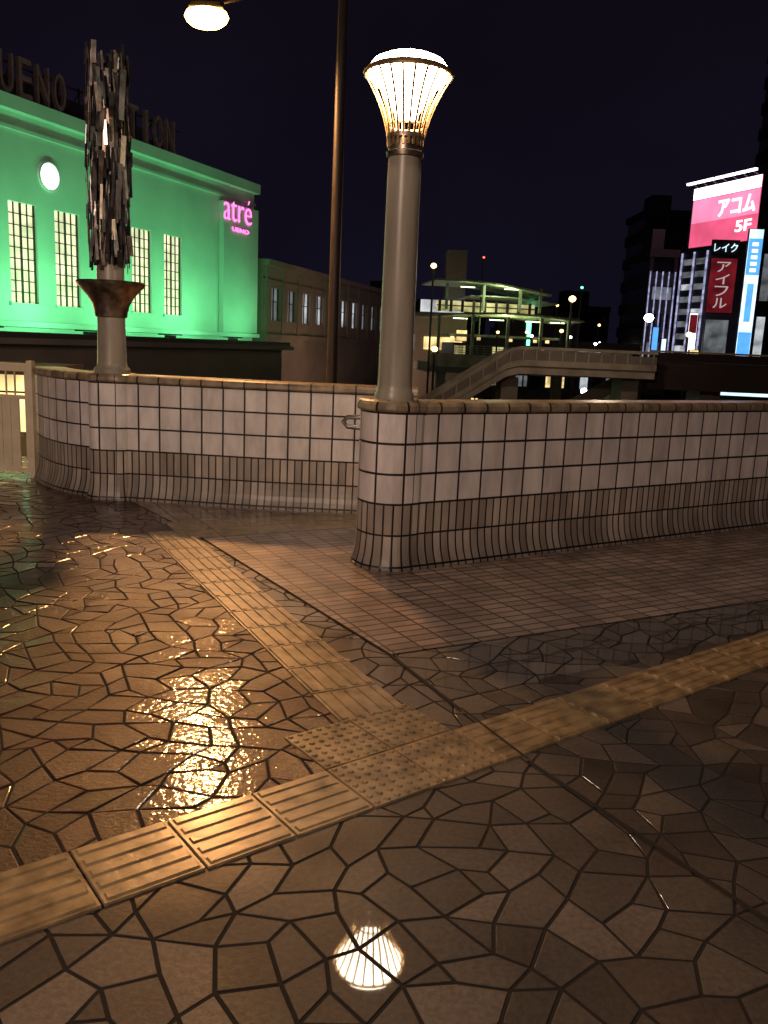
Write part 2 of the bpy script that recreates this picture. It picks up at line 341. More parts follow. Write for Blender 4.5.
def tiles(bld,o,d,n0,n1,s0,s1,kind,zb=.005):
    nn=Vector((-d[1],d[0]))
    R=Matrix(((d[0],nn.x,0,o[0]),(d[1],nn.y,0,o[1]),(0,0,1,0),(0,0,0,1)))
    g=.0035; s=s0
    while s<s1-.05:
        e=min(s+.3,s1)
        dz=random.uniform(0,.001); sh=random.uniform(-.002,.002)
        bld.box(s+g,e-g,n0+g+sh,n1-g+sh,-.01,zb+.0018+dz,'tact',R,.0015)
        w=n1-n0; z=zb+.0018+dz-.0002
        if kind=='bar':
            nb=5
            for k in range(nb):
                c=n0+sh+w*(k+.5)/nb; bld.box(s+.014,e-.014,c-.017,c+.017,z,z+.0052,'tact',R,.005)
        elif kind=='dot':
            for a in range(7):
                for b in range(7):
                    cx=s+(e-s)*(a+.5)/7; cy=n0+w*(b+.5)/7
                    q=[];r0=.0135;r1=.0065
                    for rr,zz in ((r0,z),(r1,z+.0058)):
                        for k in range(10):
                            an=k*math.pi/5; q.append(tuple(R@Vector((cx+rr*math.cos(an),cy+rr*math.sin(an),zz))))
                    bld.mesh(q,[(k,(k+1)%10,10+(k+1)%10,10+k) for k in range(10)]+[tuple(range(10,20))],'tact')
        s+=.3
dA=tuple(Vector((.793,.609)).normalized())
t=MB(); tiles(t,(0,0),dA,2.02,2.32,1.57-.3*18,1.57,'bar'); tiles(t,(0,0),dA,2.02,2.32,2.17,2.17+.3*22,'bar')
t.make('tactile_path',kind='structure')
t=MB(); tiles(t,(0,0),dA,2.02,2.32,1.57,2.17,'dot'); tiles(t,(0,0),dA,2.32,2.62,1.57,2.17,'dot'); t.make('tactile_warning_path',kind='structure')
dB=tuple(Vector((-.466,.885)).normalized())
t=MB(); tiles(t,(.12,3.38),dB,0,.32,-.05,-.05+.3*12,'bar',.0046); t.make('tactile_path_branch',kind='structure')
dC=(.885,.466)
t=MB(); tiles(t,(-1.50,6.22),dC,0,.3,0,1.8,'flat',.0042); tiles(t,(-1.50,6.22),dC,.3,.6,0,1.8,'flat',.0042); t.make('plain_yellow_tile_path',kind='structure')
# ---------------------------------------------------------------- tiled parapets
def smoothpath(P,step=.08):
    P=[Vector(p) for p in P]; out=[]
    for i in range(len(P)-1):
        p0=P[max(i-1,0)];p1=P[i];p2=P[i+1];p3=P[min(i+2,len(P)-1)]
        n=max(1,int((p2-p1).length/step))
        for k in range(n):
            u=k/n; out.append(.5*((2*p1)+(-p0+p2)*u+(2*p0-5*p1+4*p2-p3)*u*u+(-p0+3*p1-3*p2+p3)*u**3))
    out.append(P[-1]); return out
def sweep(path,prof,m,closed=False,cap=True,u0=0):
    n=len(path); N=[]
    for i in range(n):
        a=path[(i-1)%n] if (closed or i>0) else path[i]; b=path[(i+1)%n] if (closed or i<n-1) else path[i]
        if closed:
            t1=(path[i]-a).normalized(); t2=(b-path[i]).normalized(); t=(t1+t2).normalized(); c=max(.3,t.dot(t1)); nn=Vector((t.y,-t.x))/c
        else:
            t=(b-a).normalized(); nn=Vector((t.y,-t.x))
        N.append(nn)
    B=MB(); U=u0; rng=range(n if closed else n-1)
    for i in rng:
        j=(i+1)%n; l=(path[j]-path[i]).length
        for k in range(len(prof)-1):
            (o1,z1),(o2,z2)=prof[k],prof[k+1]
            A=[path[i]+N[i]*o1,path[j]+N[j]*o1,path[j]+N[j]*o2,path[i]+N[i]*o2]
            B.poly([(*A[0],z1),(*A[1],z1),(*A[2],z2),(*A[3],z2)],m,[(U,z1),(U+l,z1),(U+l,z2),(U,z2)])
        U+=l
    if closed: B.poly([(*(path[i]+N[i]*prof[-1][0]),prof[-1][1]) for i in range(n)],m)
    elif cap:
        for i,rev in ((0,1),(n-1,0)):
            q=[(*(path[i]+N[i]*o),z) for o,z in prof]; uv=[(o,z) for o,z in prof]
            if rev: q.reverse(); uv.reverse()
            B.poly(q,m,uv)
    return B
FL=[(.06,.0),(.057,.018),(.043,.045),(.027,.08),(.014,.12),(.005,.17),(0,.22)]
FP=[(o*.62,z) for o,z in FL]
WP=FL+[(0,ZC),(-.30,ZC),(-.30,0)]
CP=[(o,z+ZC) for o,z in [(-.005,0),(.020,.004),(.028,.018),(.026,.044),(.016,.062),(-.005,.072),(-.295,.072),(-.316,.062),(-.326,.044),(-.326,.01),(-.30,.0)]]
def roundpier(c,ap,rz,rad=.13,nc=6):
    out=[]
    for q,(sx,sy) in enumerate(((1,-1),(1,1),(-1,1),(-1,-1))):
        for k in range(nc+1):
            a=-math.pi/2+q*math.pi/2+k*(math.pi/2)/nc
            out.append((sx*(ap-rad)+rad*math.cos(a),sy*(ap-rad)+rad*math.sin(a)))
    cr,sr=math.cos(rz),math.sin(rz)
    return [Vector((c[0]+x*cr-y*sr,c[1]+x*sr+y*cr)) for x,y in out]
def parapet(label,paths,cols):
    E=empty('parapet_wall',(0,0,0),label=label,category='wall')
    for P,u in paths:
        sweep(P,WP,'tile',u0=u).make('tiled_wall',E,smooth=True); sweep(P,CP,'coping',u0=u).make('coping',E,smooth=True)
    for c,ap,rz,rad in cols:
        sweep(roundpier(c,ap,rz,rad),FP+[(0,ZC+.003)],'tile',closed=True).make('pier',E,smooth=True); sweep(roundpier(c,ap,rz,rad),[(-.005,ZC+.003),(.018,ZC+.008),(.026,ZC+.022),(.023,ZC+.050),(.010,ZC+.070),(-.01,ZC+.078)],'coping',closed=True).make('pier_cap',E,smooth=True)
    return E
t=Vector((.842,.539)).normalized(); n=Vector((t.y,-t.x))
def fr(s,o): return t*s+n*o
Pr=[fr(3.19+.25*k, -4.655) for k in range(44)]
parapet('curving white-tiled parapet wall with lamp post standing on its end pier',[(Pr,.0)],[((.045,5.80),.225,math.atan2(t.y,t.x),.20)])
Pl1=smoothpath([(-3.62,8.75),(-3.42,8.42),(-3.15,8.10),(-2.9,7.90),(-2.64,7.78)])
Pl2=smoothpath([(-2.4,7.70),(-1.85,7.64),(-1.2,7.56),(-.75,7.54),(-.2,7.53),(.25,7.52)])
parapet('curving white-tiled parapet wall carrying a metal strip sculpture',[(Pl1,0),(Pl2,.05)],[((-2.53,7.83),.19,0,.11)])
hr=MB(); hr.tube([(.1,6.25,.97),(-.18,6.28,.97),(-.30,6.30,.965),(-.33,6.30,.93),(-.30,6.30,.895),(-.15,6.28,.89),(.1,6.25,.89)],.018,'steel')
hr.tube([(-.1,6.27,.89),(-.1,6.27,0)],.018,'steel'); hr.make('handrail',smooth=True,label='short polished steel handrail end beside the tiled parapet',category='handrail')
# ---------------------------------------------------------------- main lamp post
LP=empty('lamp_post',(.035,5.80,1.08),label='cream lamp post with lit brass basket lantern on tiled pier',category='street lamp')
def zz_(z): return 1.60+(z-1.585)*.90
MB().lathe([(.135,.05),(.135,.095),(.122,.12),(.116,.16),(.113,.5),(.108,1.5),(.104,1.60)],'pole').make('post',LP,smooth=True)
MB().lathe([(r*.95,zz_(z)) for r,z in [(.104,1.586),(.125,1.59),(.128,1.62),(.115,1.63),(.112,1.70),(.13,1.71),(.13,1.74),(.105,1.75)]],'bronze').make('collar',LP,smooth=True)
rb=MB()
def rr(u): return .112+.160*(u**1.7)
NR=22
for k in range(NR):
    a=2*math.pi*k/NR; ca,sa=math.cos(a),math.sin(a); w=.0075
    vs=[];fs=[]
    for i in range(11):
        u=i/10; z=zz_(1.66+.47*u); r=rr(u)
        for dr,dw in ((0,-w),(0,w),(.006,w),(.006,-w)):
            vs.append(((r+dr)*ca-dw*sa,(r+dr)*sa+dw*ca,z))
    for i in range(10):
        for q in range(4): fs.append((i*4+q,i*4+(q+1)%4,(i+1)*4+(q+1)%4,(i+1)*4+q))
    rb.mesh(vs,fs,'gold')
rb.make('basket_ribs',LP)
def ring(r,z,rad,m,parent,name):
    q=[]; nn=48
    for k in range(nn+1):
        a=2*math.pi*k/nn; q.append((r*math.cos(a),r*math.sin(a),z))
    return MB().tube(q,rad,m,8).make(name,parent,smooth=True)
ring(.276,zz_(2.135),.012,'gold',LP,'rim'); ring(.122,zz_(1.80),.007,'gold',LP,'hoop')
MB().lathe([(r*.94,zz_(z)) for r,z in [(.02,1.83),(.05,1.84),(.085,1.89),(.12,1.95),(.165,2.01),(.21,2.06),(.25,2.11),(.266,2.14),(.266,2.18),(.235,2.22),(.17,2.25),(.08,2.265),(.01,2.27)]],'lamp').make('lamp_globe',LP,smooth=True)
MB().lathe([(r*.94,zz_(z)) for r,z in [(.290,2.148),(.283,2.165),(.274,2.17),(.270,2.16),(.274,2.14)]],'gold').make('shade_ring',LP,smooth=True)
# ---------------------------------------------------------------- sculpture column
SC=empty('metal_sculpture',(-2.53,7.83,1.085),label='ragged column of vertical metal strips above flared bowl',category='sculpture')
MB().lathe([(.16,.05),(.16,.095),(.135,.12),(.128,.16),(.122,.45),(.118,1.0),(.10,1.06)],'pole').make('post',SC,smooth=True)
MB().lathe([(.125,.55),(.14,.56),(.145,.60),(.16,.66),(.20,.73),(.25,.79),(.29,.825),(.30,.85),(.29,.865),(.27,.855),(.20,.80),(.13,.72)],'bronze').make('bowl',SC,smooth=True)
sl=MB(); sl.lathe([(.08,.95),(.12,1.0),(.12,2.60),(.05,2.66)],'grey',n=12)
for k in range(420):
    a=random.uniform(0,2*math.pi); r=random.uniform(.12,.19); z=random.uniform(.92,2.66); h=random.uniform(.08,.40)
    if z+h>2.80: h=max(.06,2.80-z+random.uniform(-.1,.02))
    w=random.uniform(.005,.026)
    R=Matrix.Translation((r*math.cos(a),r*math.sin(a),z))@Matrix.Rotation(a+random.uniform(-.9,.9),4,'Z')@Matrix.Rotation(random.uniform(-.10,.10),4,'X')@Matrix.Rotation(random.uniform(-.09,.05),4,'Y')
    sl.box(-.003,.003,-w,w,0,h,'steel' if k%11==0 else ('bronze' if k%4==0 else 'grey'),R)
sl.make('metal_strips',SC)
# ---------------------------------------------------------------- tall street lamp
def street_lamp(loc,rz,lab):
    E=empty('tall_street_lamp',loc,rz,label=lab,category='street lamp',group='tall orange street lamps')
    MB().tube([(0,0,0),(0,0,1.2),(0,0,11),(0,0,12.1),(-.10,0,12.16),(-.5,0,12.09),(-1.7,0,11.80)],[.13,.095,.078,.065,.045,.03,.025],'brown',14).make('post',E,smooth=True)
    MB().box(-2.2,-1.70,-.10,.10,11.70,11.80,'brown',None,.03).make('lamp_housing',E,bevel=.02)
    MB().lathe([(.06,11.44),(.15,11.47),(.21,11.53),(.235,11.60),(.21,11.67),(.15,11.698)],'sodium',(-1.95,0),sc=(1.35,.9)).make('lamp_glass',E,smooth=True)
    return E
street_lamp((-.9,13.3,-5.6),0,'tall brown steel street lamp with glowing orange head on arm')
light('sodium_lamp_light','SPOT',(-2.85,13.3,5.80),3300,(1,.45,.15),.26,(-2.85,11.6,0),spot=math.radians(165),blend=.6)
street_lamp((-5.2,-4.5,-5.6),math.radians(180),'assumed tall brown steel street lamp, out of view behind the camera')  # lamp assumed behind the camera from the front-lit walls, out of view
light('assumed_lamp_light','SPOT',(-3.25,-4.5,5.80),3300,(1,.70,.54),.2,(-2.0,2,0),spot=math.radians(165),blend=.5)  # light of the assumed lamp, added to brighten walls and floor
# ---------------------------------------------------------------- gate
GT=empty('metal_gate',(-3.66,8.66,0),math.radians(-12+180),label='cream metal gate with slatted panels beside the tiled parapet',category='gate')
g=MB()
g.box(.0,1.9,-.02,.02,1.08,1.16,'cream'); g.box(.0,1.9,-.015,.015,.80,.84,'cream'); g.box(.0,1.9,-.015,.015,.06,.10,'cream')
for x in (0,1.87): g.box(x,x+.03,-.012,.012,.101,1.079,'cream')
g.make('rails',GT)
g=MB()
for k in range(1,18): g.box(.04+k*.1,.05+k*.1,-.01,.01,.841,1.079,'cream'); g.box(.005+k*.1,.099+k*.1,-.008,.008,.101,.799,'cream')
g.make('bars',GT)
for x in (-.04,1.94): MB().box(x-.03,x+.03,-.03,.03,0,1.19,'cream').make('post',GT)
KI=empty('ticket_kiosk',(-8.2,15.5,0),label='low lit kiosk with yellow windows behind the gate',category='kiosk')
MB().box(-4,1.7,0,2,-5.6,-.35,'conc').make('base',KI); MB().box(-4.2,1.9,-.3,2.2,.70,.84,'dark').make('roof',KI)
k=MB(); k.box(-3.9,1.6,.05,1.9,-.349,.699,'yell'); k.make('window',KI)
k=MB(); k.box(-4,1.7,-.02,.02,.36,.39,'darkm')
for q in range(8): k.box(-4+q*.8,-3.95+q*.8,-.03,.04,-.348,.698,'darkm')
k.make('window_frame',KI)
light('kiosk_light','POINT',(-6.0,12.0,1.2),35,(1,.75,.35),.2)
# ---------------------------------------------------------------- station building
A=(-17.64,40,0); rz=math.atan2(.928,.373)
ST=empty('station_building',(A[0],A[1],0),rz,label='long pale station building floodlit green with tall gridded windows',category='building')
x0,x1=-14,21.5; zs,zt=2.7,7.2; Dp=12
w=MB(); wins=[-2.67-2.86*k for k in range(3,-1,-1)]+[.19+2.86*k for k in range(5)]
w.box(x0,x1,0,Dp,-5.6,zs,'station'); w.box(x0,x1,0,Dp,zt,11.0,'station')
prev=x0
for a in wins: w.box(prev,a,0,1,zs+.001,zt-.001,'station'); prev=a+1.7
w.box(prev,x1,0,1,zs+.001,zt-.001,'station'); w.make('wall',ST)
for a in wins:
    W=MB().box(a+.01,a+1.69,.20,.25,zs+.01,zt-.01,'winlit').make('window',ST)
    f=MB()
    for k in range(5):
        xx=a+.03+k*(1.64/4); ww=.045 if k in(0,2,4) else .018; f.box(xx-ww,xx+ww,.12,.19,zs+.01,zt-.01,'darkm')
    for k in range(1,9):
        zz=zs+k*.5; f.box(a+.03,a+1.67,.13,.18,zz-.02,zz+.02,'darkm')
    f.make('frame',W); MB().box(a-.12,a+1.82,-.12,.10,zs-.16,zs-.003,'station').make('sill',W)
c=MB(); c.box(x0,x1+.05,-.45,Dp,11.003,11.6,'station'); c.box(x0,x1+.03,-.14,-.003,10.25,10.4,'station'); c.make('cornice',ST)
c=MB(); c.box(17.3,21.5,-.35,-.003,1.9,9.95,'station'); c.make('end_pier',ST)
c=MB(); c.box(x0,x1+.1,-.5,-.004,1.60,1.85,'station'); c.make('ledge',ST)
c=MB(); c.box(x0,x1-3,-4,-.61,-5.6,.9,'wing'); c.box(x0,x1-2.5,-4.6,-.61,.903,1.15,'wing'); c.box(x0,x1-2.6,-4.4,-.61,1.153,1.38,'dark'); c.make('canopy',ST)
c=MB(); c.box(x0,16,3,10,11.61,13.0,'dark'); c.box(2,16.4,5,10,13.01,14.2,'dark'); c.make('roof_block',ST)
ck=MB(); vs=[];nn=32
for yy in (-.08,-.004):
    for k in range(nn): an=2*math.pi*k/nn; vs.append((2.75+.58*math.cos(an),yy,8.65+.58*math.sin(an)))
ck.mesh(vs,[tuple(range(nn)),tuple(reversed(range(nn,2*nn)))]+[(k,k+nn,(k+1)%nn+nn,(k+1)%nn) for k in range(nn)],'clock'); CK=ck.make('clock',ST)
q=[(2.75+.64*math.cos(2*math.pi*k/32),-.07,8.65+.64*math.sin(2*math.pi*k/32)) for k in range(33)]
MB().tube(q,.05,'station',6).make('clock_rim',CK)
RS=empty('roof_sign',(A[0],A[1],0),rz,label='large unlit metal station name letters standing on the roof',category='sign')
for i,ch in enumerate('UENO STATION'):
    if ch==' ': continue
    xc=.55+i*1.085; wd=.78 if ch!='I' else .28
    text('letter',ch,xc-wd/2,xc+wd/2,11.8,13.5,.3,'letter',RS,.2,bold=.0)
f=MB(); f.box(-.6,13.6,.31,.39,11.75,11.83,'darkm'); f.box(-.6,13.6,.31,.39,13.1,13.18,'darkm')
for k in range(10): f.box(-.4+k*1.45,-.34+k*1.45,.39,.46,11.6,13.3,'darkm'); f.tube([(-.37+k*1.45,.43,13.1),(-.37+k*1.45,1.6,11.62)],.03,'darkm',6)
f.make('support_frame',RS)
NS=empty('neon_sign',(A[0],A[1],0),rz,label='glowing magenta neon shop name mounted on the green facade',category='sign')
text('lettering','atré',17.2,20.5,8.85,10.35,-.4,'pink',NS,.05,bold=-.018)
text('small_lettering','UENO',18.2,20.2,8.25,8.5,-.4,'pink',NS,.04)
def loc2w(x,y,z):
    R=Matrix.Rotation(rz,4,'Z'); v=R@Vector((x,y,z)); return (v.x+A[0],v.y+A[1],z)
for i,xx in enumerate((-11,-5,1,7,13,19)):
    light('green_flood_light','AREA',loc2w(xx,-3.2,1.75),[270,260,340,280,290,150][i],(.17,1,.36),target=loc2w(xx,0,6.2),size=2.2,sizey=.4)
for i,xx in enumerate((-11,-5,1,7,13)):
    b=MB(); b.box(-.3,.3,-.15,.15,0,.12,'darkm'); b.box(-.9,.9,-.1,.1,.13,.2,'darkm')
    b.make('floodlight',None,label='assumed dark floodlight fitting standing on the station canopy',category='floodlight',group='floodlights along the station canopy').matrix_world=Matrix.Translation(loc2w(xx,-3.8,1.385))@Matrix.Rotation(rz,4,'Z')  # fittings assumed from the green wash on the facade
light('roof_sign_fill','AREA',loc2w(6,-7,14.5),11,(1,.85,.7),target=loc2w(6,0,12.8),size=6,sizey=1)  # added fill so the unlit letters show, no fitting behind it
light('forecourt_fill','POINT',(-9,33,3.0),110,(1,.70,.54),.3)  # added fill to lift the dark canopy, stands for no lamp
# ---------------------------------------------------------------- lower wing
WG=empty('station_wing',(-9.3,60.6,0),math.atan2(.965,.264),label='lower beige station wing with small lit windows',category='building')
w=MB(); w.box(0.6,44,0,10,-5.6,2.9,'wing'); w.box(0.6,44,0,10,5.2,6.6,'wing'); prev=.6
ws=[2.2+k*3.1 for k in range(12)]
for a in ws: w.box(prev,a,0,1,2.901,5.199,'wing'); prev=a+1.7
w.box(prev,44,0,1,2.901,5.199,'wing'); w.make('wall',WG)
for i,a in enumerate(ws):
    W=MB().box(a+.01,a+1.69,.3,.35,2.91,5.19,'winwhite' if i in (2,3,5,6) else 'windim').make('window',WG)
    f=MB()
    for k in range(3): f.box(a+.02+k*.8,a+.08+k*.8,.2,.29,2.91,5.19,'darkm')
    f.box(a+.02,a+1.68,.21,.28,4.2,4.26,'darkm'); f.make('frame',W)
MB().box(.5,44.3,-.5,10.2,6.601,7.0,'wing').make('cornice',WG)
MB().box(.5,44.3,-.3,-.003,1.6,1.9,'wing').make('ledge',WG)
b=MB()
for k in range(13): b.box(.9+k*3.1,1.3+k*3.1,-.12,-.004,1.91,6.59,'wing')
b.box(.6,44,-.10,-.005,5.5,5.7,'wing'); b.make('pilasters',WG)
light('wing_light','AREA',(-1,64,-2),260,(1,.62,.44),target=(-6,76,4),size=4)
# ---------------------------------------------------------------- pedestrian ramp bridge
BR=empty('footbridge',(0,30,0),label='beige footbridge with sloping ramp and solid parapets',category='bridge')
xs=[-3,1.4,4.05,4.5,9.2]
zz=[-2.85,-.74,1.02,1.14,1.14]
def bar(b,dz0,dz1,y0,y1,m):
    for i in range(len(xs)-1):
        xa,xb=xs[i],xs[i+1]; za,zb=zz[i],zz[i+1]
        b.mesh([(xa,y0,za+dz0),(xb,y0,zb+dz0),(xb,y1,zb+dz0),(xa,y1,za+dz0),(xa,y0,za+dz1),(xb,y0,zb+dz1),(xb,y1,zb+dz1),(xa,y1,za+dz1)],[(0,3,2,1),(4,5,6,7),(0,1,5,4),(2,3,7,6)]+([(3,0,4,7)] if i==0 else [])+([(1,2,6,5)] if i==len(xs)-2 else []),m)
b=MB(); bar(b,-.42,-.15,0,3,'beigep'); b.make('girder',BR)
def zat(x):
    for i in range(len(xs)-1):
        if x<=xs[i+1]: return zz[i]+(zz[i+1]-zz[i])*(x-xs[i])/(xs[i+1]-xs[i])
    return zz[-1]
b=MB(); bar(b,-.14,.06,-.12,-.02,'beigep'); bar(b,.061,.34,-.09,-.04,'conc'); bar(b,.42,.52,-.16,.02,'beigep')
for k in range(26):
    x=-2.2+k*.45; b.box(x,x+.05,-.13,-.03,zat(x)-.1,zat(x)+.43,'beigep')
b.make('parapet',BR)
b=MB(); bar(b,-.14,.42,3.02,3.12,'beigep'); b.make('parapet',BR)
for x,zt_ in ((.7,-1.75),(4.3,.55),(8.6,.7)): MB().box(x-.3,x+.3,.8,2.2,-5.6,zt_,'conc').make('pillar',BR)
RD=empty('elevated_walkway',(0,31,0),label='dark elevated walkway with pale edge rail',category='bridge')
b=MB(); b.box(9.25,30,0,4,.35,1.35,'dark'); b.make('deck_beam',RD)
b=MB(); b.box(9.25,30,-.1,-.02,1.36,1.66,'brown'); b.box(9.25,30,-.14,.02,1.665,1.73,'beigep'); b.make('railing',RD)
for x in (12,20,28): MB().box(x-.4,x+.4,1.2,2.6,-5.6,.345,'conc').make('pillar',RD)
SF=empty('stair_flight',(5.6,33.8,0),label='pale concrete stair flight with solid side under the footbridge',category='stairs')
b=MB()
for k in range(14): b.box(.28*k,.28*k+.28,0,1.8,-5.6,-1.9+.17*k,'beigep')
b.make('steps',SF); b=MB(); b.mesh([(0,-.1,-1.9),(3.9,-.1,.5),(3.9,-.1,1.1),(0,-.1,-1.2),(0,-.01,-1.9),(3.9,-.01,.5),(3.9,-.01,1.1),(0,-.01,-1.2)],[(0,1,2,3),(7,6,5,4),(3,2,6,7),(4,5,1,0),(0,3,7,4),(1,5,6,2)],'conc'); b.make('side_wall',SF)
light('bridge_fill_light','POINT',(6.2,25.0,3.8),190,(1,.76,.54),.2)  # added fill to brighten the footbridge, no lamp stands here
# ---------------------------------------------------------------- green-lit pavilion
PV=empty('station_pavilion',(8.2,60,0),math.radians(8),label='two-tier station entrance pavilion with glowing green-lit canopies',category='building')
def vault(b,x0,x1,y0,y1,z,rise,th,m,n=14,tilt=0):
    for i in range(n):
        a,c=i/n,(i+1)/n; xa,xb=x0+(x1-x0)*a,x0+(x1-x0)*c; za,zb=z+rise*math.sin(math.pi*a)+tilt*a,z+rise*math.sin(math.pi*c)+tilt*c
        b.mesh([(xa,y0,za),(xb,y0,zb),(xb,y1,zb),(xa,y1,za),(xa,y0,za+th),(xb,y0,zb+th),(xb,y1,zb+th),(xa,y1,za+th)],[(0,3,2,1),(4,5,6,7),(0,1,5,4),(2,3,7,6),(1,2,6,5),(3,0,4,7)],m)
b=MB(); vault(b,-5.2,5.2,0,7,3.6,.30,.13,'greenc')
for q in range(12): b.box(-5+q*.85,-4.95+q*.85,.02,.1,3.4,3.62,'greenc')
b.make('lower_canopy',PV)
b=MB(); vault(b,-5.0,3.4,2,8,6.1,.25,.11,'greenc',tilt=-.7); b.make('upper_canopy',PV)
b=MB(); vault(b,-2.2,4.4,3.5,8,5.2,.15,.08,'greenc',tilt=-.3); b.make('rear_canopy',PV)
b=MB(); b.box(-4.0,4.0,1.5,6,2.35,2.5,'greenc')
for q in range(4): b.box(-3.8,4.6,.29+q*.001,.33,1.2+q*.16,1.24+q*.16,'greenc')
for q in range(17): b.box(-3.8+q*.52,-3.76+q*.52,.34,.38,1.1,1.74,'greenc')
b.make('middle_ledge',PV)
b=MB(); b.box(-5.5,5.4,.3,7,-.2,.45,'conc'); b.box(-5.5,5.4,.1,.29,.2,1.1,'beigep'); b.box(-3.5,2.4,2.4,6.5,.46,1.9,'darkm'); b.make('base',PV)
for x in (-4.9,-2.5,0,2.4,4.4): MB().box(x-.1,x+.1,.7,.9,.46,3.78,'greenc').make('column',PV)
for x in (-4,-1.3,1.4,2.9): MB().box(x-.09,x+.09,3,3.2,4.2,6.0,'greenc').make('column',PV)
for x in (-4.5,0,4): MB().box(x-.3,x+.3,1,1.6,-5.6,-.21,'conc').make('pillar',PV)
for x in (-3.4,-.8,1.8,3.6): MB().box(x-.5,x+.5,.9,1.1,3.5,3.56,'greenl').make('tube_light',PV)
for x in (-2.6,.6): MB().box(x-.5,x+.5,2.6,2.8,5.75,5.8,'greenl').make('tube_light',PV)
for x in (-3.8,-1.9,.4,2.2,3.1): MB().box(x-.12,x+.12,1.3,1.45,2.1,2.3,'yell').make('small_light',PV)
for x in (-3.0,-.2,1.5): MB().box(x-.4,x+.4,2.34,2.38,.7,1.7,'yelld').make('doorway',PV)
b=MB(); b.box(-4.4,3.0,4.6,4.8,4.15,4.85,'yelld'); b.make('window',PV)
b=MB()
for q in range(9): b.box(-4.3+q*.85,-4.1+q*.85,4.5,4.59,4.1,4.95,'darkm')
b.box(-4.4,3.0,4.5,4.595,4.5,4.58,'darkm'); b.make('window_frame',PV)
light('pavilion_light','POINT',(8.2,63,3.0),230,(.85,1,.42),.3); light('pavilion_upper_light','POINT',(7.6,62,5.4),150,(.8,1,.5),.3)
SH=empty('corner_shop',(2.4,70,0),label='small flat-roofed building with a bright white shop strip',category='building')
b=MB(); b.box(-3,3.6,0,5,-5.6,3.9,'wing'); b.box(-3.1,3.7,-.2,5.1,3.901,4.2,'dark'); b.box(1.8,3.4,1,4,4.21,9.2,'wing'); b.make('wall',SH)
MB().box(-.2,3.3,-.1,-.01,4.25,5.2,'winwhite').make('window',SH); MB().box(-2.6,-.6,-.08,-.004,1.2,2.4,'winwhite').make('window',SH)
MB().box(.2,3.3,-.08,-.004,1.3,2.3,'yell').make('window',SH)
# ---------------------------------------------------------------- city buildings
def office(loc,w,d,h,rot,lab,floors,lit=(),wm='bldg',name='office_building'):
    E=empty(name,(loc[0],loc[1],-5.6),rot,label=lab,category='building')
    b=MB(); fh=h/floors
    for k in range(floors):
        b.box(-w/2,w/2,0,d,k*fh+.001,k*fh+fh*.45,wm); b.box(-w/2+.25,w/2-.25,.25,d-.25,k*fh+fh*.451,k*fh+fh*.999,'glass')
        for j in range(int(w/2.6)+1):
            xx=-w/2+j*(w-.4)/max(1,int(w/2.6)); b.box(xx,xx+.4,.0,.24,k*fh+fh*.452,k*fh+fh*.998,wm)
    b.box(-w/2-.1,w/2+.1,-.1,d+.1,h,h+.8,wm); b.make('wall',E)
    b=MB(); b.box(-w*.25,w*.2,d*.3,d*.7,h+.81,h+3.2,wm); b.make('roof_plant',E)
    for (kf,a,c,m) in lit:
        MB().box(-w/2+w*a,-w/2+w*c,.12,.2,kf*fh+fh*.5,kf*fh+fh*.95,m).make('window',E)
    return E
office((37.0,122),6.0,10,26,0,'dark narrow unlit office tower',8,[(1,.3,.5,'winwhite')])
office((29,135),9,10,13.5,0,'dark slab office block with few lit windows',5,[(2,.1,.3,'yell'),(1,.6,.8,'winwhite')])
office((70,120),30,20,66,0,'very tall dark tower at the street end',18,[])
office((6,150),20,10,12,0,'low dark office block beyond the pavilion',4,[(2,.2,.35,'yell'),(1,.5,.7,'winwhite'),(2,.7,.8,'winwhite')])
office((-1.5,125),8,10,13,0,'dark office block behind the station wing',5,[(3,.4,.6,'yell')])
office((17,100),9,10,9,0,'low shop building with amber lit floors',3,[(1,.1,.45,'yell'),(1,.6,.9,'winwhite'),(2,.2,.4,'winwhite')])
office((15,84),18,8,7.4,0,'long low shop row with many small lit windows',3,[(0,.05,.15,'yell'),(0,.3,.5,'winwhite'),(1,.02,.12,'winwhite'),(1,.2,.24,'yell'),(1,.34,.42,'windim'),(1,.5,.62,'yell'),(1,.7,.74,'winwhite'),(1,.82,.95,'windim'),(2,.1,.3,'windim'),(2,.45,.5,'yell'),(2,.66,.8,'winwhite')])
office((46,76),9,12,11.5,math.radians(-15),'low dark building by the walkway',3,[(1,.1,.5,'winwhite')])
BL=office((28.6,94),3.0,9,17.5,0,'office block edged with vertical blue light fins',6,[(2,.1,.6,'windim'),(4,.2,.9,'windim')])
for k in range(5): MB().box(-1.4+k*.66,-1.33+k*.66,-.25,-.02,6,16,'bluel').make('light_fin',BL)
RB=-69
BT=empty('billboard_building',(33.2,91.1,-5.6),math.radians(RB),label='narrow commercial building covered in glowing stacked advertising boards',category='building')
b=MB(); b.box(-5.6,5.3,0,9,0,18.4,'bldg'); b.box(-5.8,5.4,-.1,9.1,18.41,18.9,'bldg'); b.make('wall',BT)
for k in range(9):
    for x_ in (-5.2,-3.2): MB().box(x_,x_+1.4,-.08,-.01,6.5+k*1.3,7.1+k*1.3,'winwhite' if (k,x_) in ((1,-5.2),(4,-3.2),(6,-5.2)) else 'windim').make('window',BT)
for xx in (-5.5,-3.6,-1.6): MB().box(xx,xx+.18,-.2,-.081,6,18.2,'bluel').make('light_strip',BT)
